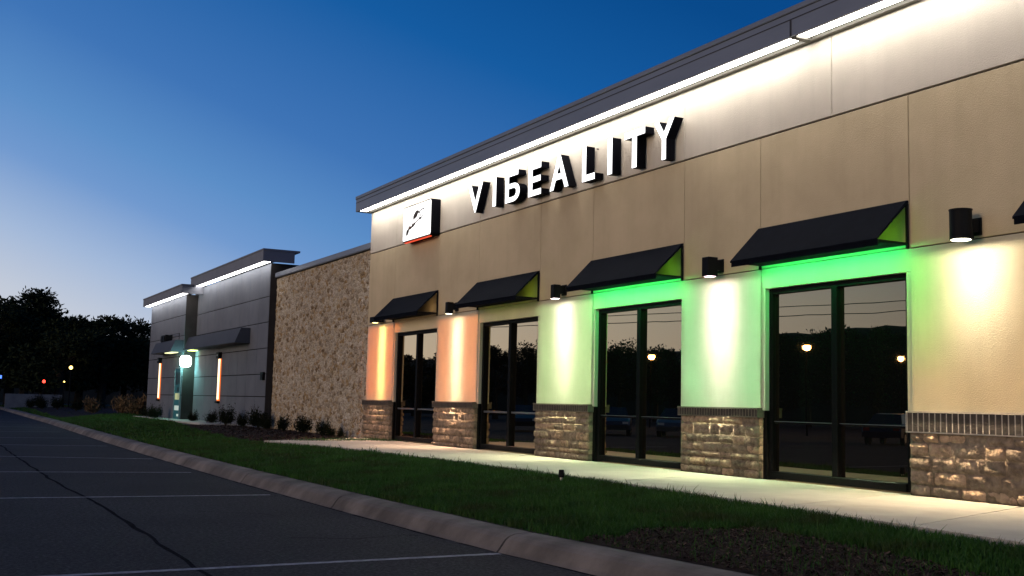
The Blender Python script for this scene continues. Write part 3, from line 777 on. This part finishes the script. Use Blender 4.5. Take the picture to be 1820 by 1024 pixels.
# ------------------------------------------------------------------ rubble stone wing
S = root('stone_wing', (0, 0, 0), 'rough rubble limestone wall wing between tan shop and grey building', 'building')
XS = D+.15; ys = np.arange(31.25, 42.31, .085); zs = np.arange(-.3, 5.62, .085); V = []; F = []
for z in zs:
    for y in ys:
        h = .012*noise.noise((y*2.6, z*3.4, 1))+.025*noise.noise((y*5, z*8, 4))+.03*noise.noise((y*11, z*15, 9))
        V.append((XS-h, y, z))
ny = len(ys)
for j in range(len(zs)-1):
    for i in range(ny-1): q = j*ny+i; F.append((q, q+ny, q+ny+1, q+1))
raw_mesh('wall', V, F, M['rubble'], S)
m_ = MB(); m_.box(XS+.1, XS+12, 31.26, 42.3, -.3, 5.6); m_.build('wall_core', M['stucco'], S)
m_ = MB(); m_.box(XS-.09, XS+.5, 31.255, 41.9, 5.61, 5.78, 0, .01); m_.box(XS-.07, XS-.06, 31.255, 41.9, 5.595, 5.61)
m_.build('coping', M['fascia'], S)

# ------------------------------------------------------------------ grey panelled building
G = root('grey_building', (0, 0, 0), 'grey panel-clad building with white lit eaves beyond the stone wall', 'building')
XR, XL = 11.58, 11.03
def panels(X, y0, y1, zt_, n, side_depth):
    m_ = MB(); m_.box(X+.03, X+.2, y0, y1, -.3, zt_, 1)
    zz = [-.3, 1.13, 1.98, 2.95, 3.93, 4.9, zt_]
    yy = np.linspace(y0, y1, n+1)
    for a, b in zip(zz, zz[1:]):
        for c, d in zip(yy, yy[1:]): m_.box(X, X+.03, c+.014, d-.014, a+.014, b-.014, 0, .004)
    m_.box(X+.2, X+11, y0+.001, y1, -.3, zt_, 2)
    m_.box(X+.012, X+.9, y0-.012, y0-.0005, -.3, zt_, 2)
    return m_
panels(XR, 41.5, 54.4, 6.15, 9, 1).build('wall', [M['grey'], M['wire'], M['grey_dark']], G)
panels(XL, 53.72, 62.4, 5.84, 6, 1).build('wall', [M['grey'], M['wire'], M['grey_dark']], G)
def cap(X, y0, y1, z0, z1):
    m_ = MB(); m_.box(X, X+.05, y0, y1, z0, z1-.07); m_.box(X-.02, X+1.4, y0-.02, y1+.02, z1-.07, z1, 0, .01)
    m_.box(X+.05, X+1.2, y0, y0+.05, z0, z1-.071); m_.box(X+.05, X+.44, y1-.05, y1, z0, z1-.071); m_.build('fascia', M['greytrim'], G)
    m_ = MB(); m_.box(X+.05, X+.45, y0+.05, y1-.05, z0+.06, z0+.1); m_.build('soffit', M['soffit'], G)
    m_ = MB(); m_.box(X+.08, X+.36, y0+.25, y1-.06, z0+.02, z0+.055); m_.build('soffit_light', M['led_far'], G)
cap(11.13, 41.0, 53.4, 6.14, 6.62); cap(10.58, 52.68, 62.5, 5.80, 6.23)
def canopy(X, y0, y1, z0, z1, nm):
    m_ = MB(); m_.prism_y([(X-.004, z1), (X-.38, z1), (X-.60, z0+.02), (X-.60, z0), (X-.004, z0)], y0, y1)
    return m_.build('canopy', M['canopy'], G)
canopy(XR, 44.0, 53.6, 3.22, 3.82, 'r'); canopy(XL, 53.75, 58.6, 3.14, 3.70, 'l')
m_ = MB()
for y in (53.9, 55.6, 57.2): m_.tube([(XL-.2, y, 3.70), (XL-.2, y, 4.02)], .014, 6)
m_.tube([(XL-.2, 53.9, 4.02), (XL-.2, 57.2, 4.02)], .014, 6); m_.build('canopy_rail', M['blackmetal'], G)
m_ = MB(); m_.box(XL-.36, XL-.02, 56.4, 57.5, 3.702, 4.05, 0, .02); m_.box(XL-.40, XL-.361, 56.5, 56.85, 3.74, 3.98); m_.box(XL-.40, XL-.361, 57.0, 57.35, 3.74, 3.98); m_.build('vent_box', M['blackmetal'], G)
# canopy under-light + round sign
m_ = MB(); m_.box(XR-.42, XR-.12, 52.7, 53.45, 3.185, 3.215); m_.build('canopy_light', emit('canopy_led_green', (.75, .9, .25), 5), G)
m_ = MB(); m_.box(XL-.50, XL-.2, 53.9, 55.6, 3.10, 3.135); m_.build('canopy_light', emit('canopy_led', (.95, .95, .5), 1.6), G)
def sconce(X, y, label):
    o = (X, y, .9); rt = root('light_column', o, label, 'wall light', 'tall orange wall lights'); 
    m_ = MB(); m_.box(X-.05, X-.002, y-.19, y+.19, .92, 2.72, 0); m_.build('housing', M['sconce_rim'], rt, origin=o)
    m_ = MB(); m_.box(X-.062, X-.051, y-.16, y+.14, .98, 2.71); m_.build('lens', M['sconce'], rt, origin=o)
    m_ = MB(); m_.box(X-.16, X-.003, y-.2, y+.2, 2.73, 3.0, 0, .01); m_.box(X-.13, X-.003, y-.19, y+.19, .82, .915, 0, .005); m_.build('cap', M['blackmetal'], rt, origin=o)
    m_ = MB(); m_.box(X-.166, X-.161, y-.05, y+.05, 2.83, 2.9); m_.build('indicator', M['rim'], rt, origin=o)
sconce(XR, 48.68, 'tall glowing orange wall light between shrubs on the nearer grey wall')
sconce(XL, 59.0, 'tall glowing orange wall light at the far left end of the grey building')
o = (11.02, 53.1, 2.69); rt = root('round_sign', o, 'glowing white round hanging sign over the grey building door', 'sign')
m_ = MB(); P = [(11.02+.26*math.copysign(abs(math.cos(t))**.6, math.cos(t)), 2.69+.27*math.copysign(abs(math.sin(t))**.6, math.sin(t))) for t in np.linspace(0, 2*PI, 29)[:-1]]
m_.prism_y(P, 53.06, 53.14); m_.build('sign_face', M['disc'], rt, origin=o)
m_ = MB(); m_.tube([(11.02, 53.1, 3.0), (11.02, 53.1, 3.24)], .015, 6); m_.tube([(10.9, 53.1, 2.99), (11.02, 53.1, 3.1), (11.14, 53.1, 2.99)], .012, 6); m_.build('hanger', M['blackmetal'], rt, origin=o)
lamp('sign_glow', 'POINT', (-.2, .35, -.15), 150, (.35, 1, .85), rt, shadow_soft_size=.15)
# door with posters; the light on glass and pale posters is put in as emission
m_ = MB(); m_.box(XL-.03, XL-.001, 53.8, 55.15, 0, 2.45, 0, .01); dr_ = m_.build('door', M['doorglass'], G)
m_ = MB(); m_.box(XL-.06, XL-.031, 53.8, 53.86, 0, 2.45); m_.box(XL-.06, XL-.031, 55.09, 55.15, 0, 2.45); m_.box(XL-.06, XL-.031, 53.861, 55.089, 2.38, 2.45); m_.build('door_frame', M['greytrim'], dr_)
for nm, mt, a, b, c, d in (('poster', 'poster_dark', 54.4, 54.95, 1.62, 2.2), ('poster', 'poster_dark', 53.95, 54.32, 1.66, 2.2), ('poster', 'poster_dark', 54.15, 54.55, 1.3, 1.5),
                           ('poster', 'poster_y', 53.95, 54.95, .92, 1.22), ('poster', 'poster', 53.95, 54.95, .42, .64), ('poster', 'poster', 54.0, 54.4, .14, .25)):
    m_ = MB(); m_.box(XL-.038, XL-.031, a, b, c, d); m_.build(nm, M[mt], dr_)
m_ = MB(); m_.tube([(XL-.09, 53.95, .95), (XL-.09, 53.95, 1.25)], .015, 6); m_.build('handle', M['rim'], dr_)
m_ = MB(); m_.box(XR-.1, XR-.002, 41.62, 41.95, 1.75, 2.05, 0, .01); tag(m_.build('utility_box', M['blackmetal']), 'small black utility box on the grey wall by the stone wall', 'utility box')
# narrow concrete apron at the foot of the grey facade
m_ = MB(); m_.box(XL-.9, XR-.005, 45.5, 53.7, -.1, .015); m_.box(XL-.9, XL-.005, 53.71, 61, -.1, .015); struct(m_.build('path', M['concrete']))

# ------------------------------------------------------------------ spike light in the lawn edge
o = (8.42, 14.3, -.05); rt = root('spike_light', o, 'small dark garden spike light at the pavement edge in the grass', 'garden light')
m_ = MB(); m_.tube([(8.42, 14.3, .02), (8.42, 14.3, .025), (8.42, 14.3, .125), (8.42, 14.3, .13)], [.045, .048, .038, .03], 16); m_.build('head', M['blackmetal'], rt, origin=o)
m_ = MB(); m_.tube([(8.42, 14.3, -.14), (8.42, 14.3, .021)], .022, 10); m_.build('stake', M['rim'], rt, origin=o)

# ------------------------------------------------------------------ shrubs
def leaf_cloud(n, fn, size, mtl, name, parent, stretch=1):
    V = []; F = []
    for _ in range(n):
        c, out = fn(); s_ = size*random.uniform(.6, 1.3)
        u = (out+Vector((random.uniform(-1, 1), random.uniform(-1, 1), random.uniform(-1, 1)))*.8).normalized()*s_*stretch
        v = u.cross(Vector((random.uniform(-1, 1), random.uniform(-1, 1), random.uniform(-1, 1)))).normalized()*s_*.45
        o = len(V); V += [tuple(c-u), tuple(c+v), tuple(c+u), tuple(c-v)]; F.append((o, o+1, o+2, o+3))
    return raw_mesh(name, V, F, mtl, parent)
def shrub_proto(kind, label, group):
    rt = root('shrub', (0, 0, -50), label, 'shrub', group)
    st = MB(); tips = []
    ns = 22 if kind == 0 else 34
    for _ in range(ns):
        a = random.uniform(0, 2*PI); lean = random.uniform(.1, .5) if kind == 0 else random.uniform(.1, .6)
        hh = random.uniform(.55, 1.05); e = Vector((math.cos(a)*lean, math.sin(a)*lean, hh)); mid = e*.5+Vector((0, 0, .08))
        st.tube([(0, 0, 0), tuple(mid), tuple(e)], [.012, .008, .003], 4); tips.append((mid, e))
    st.build('stem', M['bark'] if kind == 0 else M['drygrass'], rt)
    def fn():
        m0, e = random.choice(tips); t = random.random()
        c = m0.lerp(e, t)*(1 if t > .2 else .8)+Vector((random.gauss(0, .07), random.gauss(0, .07), random.gauss(0, .06)))
        c.z = max(.02, c.z*random.uniform(.35, 1)); return c, (e-m0).normalized()
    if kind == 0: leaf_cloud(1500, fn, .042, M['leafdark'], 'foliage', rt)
    else: leaf_cloud(900, fn, .07, M['drygrass'], 'foliage', rt, 2.0)
    return rt
shp = [shrub_proto(0, 'x', 'dark shrubs in the mulch bed') for _ in range(3)]
dry = shrub_proto(1, 'x', 'dry grass tufts left of the grey building')
SH = [(10.7, 60.6, .75, 'small dark shrub under the far left orange wall light'), (10.5, 58.2, .85, 'dark shrub just right of the far orange wall light'),
      (10.35, 56.0, .95, 'upright dark shrub left of the teal door'), (10.9, 50.3, .75, 'thin shrub left of the nearer orange wall light'),
      (11.0, 47.4, .85, 'round dark shrub right below the nearer orange wall light'), (10.9, 44.5, 1.08, 'largest spiky dark shrub in front of the grey wall'),
      (11.1, 42.6, .85, 'dark shrub at the right end of the grey wall'), (11.3, 41.2, 1.15, 'tall dark shrub at the corner of grey and stone walls'),
      (11.1, 39.6, .75, 'dark shrub at the left end of the stone wall'), (11.2, 37.6, .85, 'second dark shrub along the stone wall'),
      (11.2, 35.4, .95, 'spiky dark shrub in the middle of the stone wall'), (11.2, 33.5, .72, 'dark shrub near the right end of the stone wall'),
      (11.45, 32.5, .42, 'low small shrub beside the pavement end and stone pier'), (11.3, 33.0, .5, 'low dark shrub right before the pavement end')]
first = {0: True, 1: True, 2: True}
for i, (x, y, s_, lb) in enumerate(SH):
    k = i % 3; z = gz(x, y)
    s_ *= .78
    if first[k]:
        r_ = shp[k]; r_.location = (x, y, z); r_.scale = (s_,)*3; r_['label'] = lb; first[k] = False
    else: dup(shp[k], (x, y, z), random.uniform(0, 6), s_, lb)
DR = [(11.3, 66, 1.1, 'pale dry grass tuft left of the grey building, catching warm light'), (11.0, 70, 1.2, 'tawny dry tuft behind the tuft nearest the grey building'), (9.6, 72, .95, 'dry tuft in the left mulch island, farther from the wall')]
for i, (x, y, s_, lb) in enumerate(DR):
    if i == 0: dry.location = (x, y, gz(x, y)); dry.scale = (s_,)*3; dry['label'] = lb
    else: dup(dry, (x, y, gz(x, y)), i*2, s_, lb)
for i, (x, y, s_) in enumerate([(10.3, 75, 1.1), (9.4, 78, 1.0), (8.9, 84, 1.1), (12.0, 73, 1.2), (8.3, 88, 1.0), (7.9, 93, .9), (8.8, 95, 1.2)]):
    r_ = dup(shp[i % 3], (x, y, gz(x, y)), i, s_, 'dark low shrub in the far left mulch island under the trees'); r_['group'] = 'dark shrubs far left'

# ------------------------------------------------------------------ far wall, lamps, trees, hill
m_ = MB(); m_.box(6.6, 10.9, 100, 100.25, -.3, .98); tag(m_.build('low_wall', M['white']), 'low pale wall at the far left below the dark trees', 'wall')
def post_lamp(x, y, z, mt, rad, label, cat='street lamp', nm='street_lamp'):
    o = (x, y, -.4); rt = root(nm, o, label, cat)
    m_ = MB(); m_.tube([(x, y, -.4), (x, y, z-rad)], [.06, .04], 8); m_.build('pole', M['blackmetal'], rt, origin=o)
    m_ = MB(); m_.tube([(x, y, z-rad), (x, y, z-rad*.5), (x, y, z), (x, y, z+rad*.5), (x, y, z+rad)], [rad*.3, rad*.86, rad, rad*.86, rad*.3], 12); m_.build('lamp_globe', mt, rt, origin=o, smooth=True)
    return rt
post_lamp(11.55, 101, 3.27, M['tinylamp'], .15, 'distant yellow glowing lamp in front of the dark trees at left')
post_lamp(9.52, 101, 2.05, M['redlamp'], .13, 'distant red light on a post at far left', 'signal light', 'signal_light')
post_lamp(11.1, 101, 2.08, M['tinylamp'], .06, 'tiny faint yellow lamp right of the red light')
m_ = MB(); m_.box(5.5, 6.3, 101, 101.1, 2.2, 2.45); o_ = m_
rt = root('lit_sign', (5.9, 101, -.4), 'distant blue lit sign at the left picture edge', 'sign')
m_.build('sign_face', M['bluesign'], rt, origin=(5.9, 101, -.4)); m2 = MB(); m2.tube([(5.9, 101.05, -.4), (5.9, 101.05, 2.2)], .05, 6); m2.build('pole', M['blackmetal'], rt, origin=(5.9, 101, -.4))

def tree_proto(seed, hgt, wid):
    random.seed(seed)
    rt = root('tree', (0, 0, -90), 'x', 'tree', 'dark trees along the far edge')
    tm_ = MB(); tm_.tube([(0, 0, -.4), (.1, .05, hgt*.3), (.05, 0, hgt*.62)], [.28, .2, .1], 8); cl = []
    for k in range(34):
        a = random.uniform(0, 2*PI); t = random.random()
        zc = hgt*(.24+.70*t); rr = wid*math.sin(PI*min(.97, .16+.80*t))**.7*random.uniform(.35, 1)
        c = Vector((math.cos(a)*rr, math.sin(a)*rr, zc)); cl.append((c, random.uniform(.55, 1.15)*wid*.30))
        if k < 12: tm_.tube([(.05, 0, hgt*(.2+.35*t)), tuple(c*.55+Vector((0, 0, hgt*.22))), tuple(c)], [.09, .05, .02], 5)
    tm_.build('trunk', M['bark'], rt)
    def fn():
        c, r_ = random.choice(cl); d = Vector((random.gauss(0, 1), random.gauss(0, 1), random.gauss(0, .8))).normalized()
        return c+d*r_*random.random()**.45, d
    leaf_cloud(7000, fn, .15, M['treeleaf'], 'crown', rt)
    return rt
TP = [tree_proto(11, 8.5, 3.0), tree_proto(23, 7.2, 3.3), tree_proto(37, 6.8, 2.8), tree_proto(51, 9.0, 3.6)]
random.seed(5)
TR = []
# (azimuth seen from camera, distance, crown top elevation)
for az_, d_, e_, k in ((3.0, 112, 4.3, 3), (4.5, 116, 4.75, 0), (6.0, 108, 3.65, 2), (6.9, 120, 3.45, 1), (7.9, 116, 3.75, 2), (9.0, 121, 3.6, 1), (10.2, 118, 3.5, 2), (5.4, 124, 3.7, 1), (3.9, 128, 4.0, 2), (11.5, 124, 3.3, 1), (1.0, 115, 4.5, 1)):
    x, y = d_*math.sin(R(az_)), d_*math.cos(R(az_)); TR.append((x, y, H+.4+d_*math.tan(R(e_)), k, 'direct'))
gp_ = (11.8, 17)
for az_, d_, e_, k in ((-18, 105, 2.1, 1), (-20.5, 100, 2.2, 2), (-22.8, 104, 2.3, 1), (-25.3, 92, 2.75, 0), (-27.2, 94, 3.2, 3), (-29.2, 98, 2.7, 1), (-30.6, 90, 3.3, 0), (-33, 95, 3.4, 3), (-35.2, 100, 2.9, 1), (-37, 94, 2.9, 2), (-39, 92, 3.7, 0), (-40.6, 96, 4.0, 1), (-42.4, 90, 4.1, 2), (-44.3, 95, 4.0, 3), (-46.2, 93, 4.1, 1), (-48, 95, 4.2, 0), (-50, 92, 4.0, 2), (-13, 112, 2.6, 1), (-9, 112, 3, 2), (-5, 114, 3.4, 0), (-1.5, 112, 4, 3)):
    x, y = gp_[0]+d_*math.sin(R(az_)), gp_[1]+d_*math.cos(R(az_)); TR.append((x, y, 2.3+.4+d_*math.tan(R(e_)), k, 'refl'))
hh = [8.5, 7.2, 6.8, 9.0]; TF = [True]*4
nd = ['tallest dark tree at the left picture edge', 'tall round-crowned dark tree second from the left edge', 'dark tree with a loose crown right of the tall pair', 'lower dark tree above the yellow lamp', 'dark tree with a bumpy top midway to the grey building', 'broad dark tree left of the grey building', 'dark tree beside the grey building edge', 'dark tree behind the tall left pair, lower', 'dark tree behind the leftmost tree', 'dark tree mostly behind the grey building', 'dark tree just beyond the left picture edge']
for i, (x, y, t, k, kd) in enumerate(TR):
    s_ = t/(hh[k]*.985); sw_ = s_*random.uniform(1.0, 1.35); lb = nd[i] if kd == 'direct' else 'dark tree across the parking lot, seen only mirrored in the window glass'
    if TF[k]: r_ = TP[k]; r_.location = (x, y, -.4); r_.scale = (sw_, sw_, s_); r_['label'] = lb; TF[k] = False
    else: r_ = dup(TP[k], (x, y, -.4), random.uniform(0, 6), (sw_, sw_, s_), lb)
    r_['group'] = 'dark trees at far left' if kd == 'direct' else 'dark trees across the lot'
# wooded ridge behind the trees
V = []; F = []; azs = np.arange(-75, 40.1, .8); prof = lambda a: np.interp(a, [-75, -50, -46, -41, -38, -34, -27, -22, -10, 0, 8, 14, 40], [4.6, 4.6, 4.5, 3.9, 3.0, 2.9, 2.2, 2.15, 2.2, 2.6, 2.6, 2.6, 2.4])
for a in azs:
    for r_, f in ((128, 0), (138, .75), (150, 1), (190, .9), (230, 0)):
        hz = 2+r_*math.tan(R(float(prof(a))))*.97+.35*noise.noise((a*.9, r_*.05, 2))+.25*noise.noise((a*3.1, r_*.1, 5))
        V.append((gp_[0]+r_*math.sin(R(a)), gp_[1]+r_*math.cos(R(a)), -.7+(hz+.7)*f if f else -.7))
for i in range(len(azs)-1):
    for j in range(4): q = i*5+j; F.append((q, q+1, q+6, q+5))
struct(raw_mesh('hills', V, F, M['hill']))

# street lamps across the lot (mirrored in the panes); the sun gives the warm fill on the facade
def street_lamp(x, y, z, label, e):
    o = (x, y, -.38); rt = root('street_lamp', o, label, 'street lamp', 'sodium street lamps across the lot'); d = Vector((D-x, 12-y, 0)).normalized()
    m_ = MB(); m_.tube([(x, y, -.38), (x, y, z+.25)], [.06, .04], 8); m_.tube([(x, y, z+.2), (x+d.x*.8, y+d.y*.8, z+.25)], .03, 6); m_.build('pole', M['wire'], rt, origin=o)
    c = Vector((x, y, z))+d*.95
    m_ = MB(); m_.tube([tuple(c+Vector((0, 0, .1))), tuple(c+Vector((0, 0, .28)))], [.34, .16], 14); m_.build('lamp_head', M['blackmetal'], rt, origin=o)
    m_ = MB(); m_.tube([tuple(c+Vector((0, 0, q))) for q in (-.22, -.19, -.10, .0, .07, .099)], [.06, .13, .20, .21, .19, .16], 14); m_.build('lamp_lens', M['street'], rt, origin=o, smooth=True)
def along(p, d, t): return [p[i]+d[i]*t for i in range(3)]
for p_, d_, t, lb in (((11.79, 12.88, 2.01), (-.673, .737, .055), 54, 'amber street lamp mirrored in the left pane of the nearest window'),
                      ((11.79, 11.02, 1.80), (-.729, .683, .0463), 66, 'amber street lamp mirrored at the right edge of the nearest window'),
                      ((11.79, 16.94, 1.97), (-.570, .820, .0447), 64, 'amber street lamp mirrored in the right pane of the third window')):
    q = along(p_, d_, t); street_lamp(q[0], q[1], q[2], lb, 2200)
# overhead cables mirrored in the glass, on two poles
def upole(x, y, label):
    o = (x, y, -.4); rt = root('utility_pole', o, label, 'utility pole', 'wooden utility poles across the lot')
    m_ = MB(); m_.tube([(x, y, -.4), (x, y, 9.6)], [.15, .1], 8); m_.build('pole', M['wood'], rt, origin=o)
    m_ = MB(); m_.box(x-.9, x+.9, y-.05, y+.05, 9.0, 9.12); m_.build('crossarm', M['wood'], rt, origin=o)
upole(-46, 29, 'wooden utility pole across the lot, near end of the cables'); upole(-6, 91, 'wooden utility pole across the lot, far end of the cables')
def cable(p0, p1, sag, label):
    m_ = MB(); P = []
    for i in range(17):
        t = i/16; q = Vector(p0).lerp(Vector(p1), t); q.z -= sag*4*t*(1-t); P.append(tuple(q))
    m_.tube(P, .028, 5); tag(m_.build('cable', M['wire']), label, 'cable', 'overhead cables across the lot')
cable((-46, 29, 9.5), (-6, 91, 7.3), .5, 'upper thin overhead cable across the lot, seen in the window reflections')
cable((-46, 29, 8.7), (-6, 91, 6.9), .5, 'lower thin overhead cable across the lot, seen in the window reflections')

# ------------------------------------------------------------------ parked cars (seen in the panes)
def car(col, label, loc, rz):
    rt = root('parked_car', (0, 0, 0), label, 'car', 'cars parked across the lot')
    paint = mat('car_paint', col, .28, .3, .6)
    prof = [(-2.15, .35), (-2.2, .62), (-2.12, .86), (-1.7, .95), (-1.1, .98), (1.0, .99), (1.75, .86), (2.1, .74), (2.2, .55), (2.12, .3)]
    m_ = MB(); rings = []
    for yv, k in ((-.86, .0), (-.80, .06), (.80, .06), (.86, .0)):
        pass
    n = len(prof); ysec = (-.88, -.80, .80, .88); o = 0
    for yv in ysec:
        g = 1 if abs(yv) < .85 else .97
        m_.v += [(x*g, yv, .3+(z-.3)*(1 if abs(yv) < .85 else .93)) for x, z in prof]
    for s_ in range(3):
        for i in range(n):
            j = (i+1) % n; m_.f.append((s_*n+i, s_*n+j, (s_+1)*n+j, (s_+1)*n+i)); m_.m.append(0)
    m_.f += [tuple(range(n)), tuple(3*n+i for i in reversed(range(n)))]; m_.m += [0, 0]
    body = m_.build('body', paint, rt)
    m_ = MB(); c = [(-1.55, .955, .80), (-.95, 1.42, .62), (.35, 1.45, .62), (1.15, .96, .80)]
    for sgn in (-1, 1): m_.v += [(x, sgn*w_, z) for x, z, w_ in c]
    m_.f += [(0, 1, 2, 3), (7, 6, 5, 4), (0, 4, 5, 1), (1, 5, 6, 2), (2, 6, 7, 3)]; m_.m = [1, 1, 1, 0, 1]
    m_.build('cabin', [paint, M['carglass']], rt)
    for x in (-1.35, 1.38):
        for sgn in (-1, 1):
            m_ = MB(); m_.tube([(x, sgn*.70, .31), (x, sgn*.90, .31)], .31, 18); wh = m_.build('wheel', M['tyre'], rt)
            m_ = MB(); m_.tube([(x, sgn*.89, .31), (x, sgn*.912, .31)], .19, 14); m_.build('rim', M['rim'], wh)
    for sgn in (-1, 1):
        m_ = MB(); m_.box(2.06, 2.17, sgn*.5, sgn*.8, .6, .72, 0); m_.build('headlight', M['head'], rt)
        m_ = MB(); m_.box(-2.20, -2.13, sgn*.5, sgn*.8, .66, .82, 0); m_.build('tail_light', M['tail'], rt)
    rt.location = loc; rt.rotation_euler = (0, 0, rz); return rt
car((.05, .06, .08), 'dark blue-grey parked car mirrored in the left pane of the third window', (-9.0, 50.2, -.38), R(-55))
car((.12, .13, .15), 'grey parked car mirrored beside the mullion of the third window', (-11.6, 48.2, -.38), R(-50))
car((.02, .025, .05), 'dark navy parked car mirrored in the right pane of the nearest window', (-17.2, 38.8, -.38), R(150))
car((.03, .03, .035), 'black parked car mirrored in the second window', (-6.5, 55.5, -.38), R(-60))
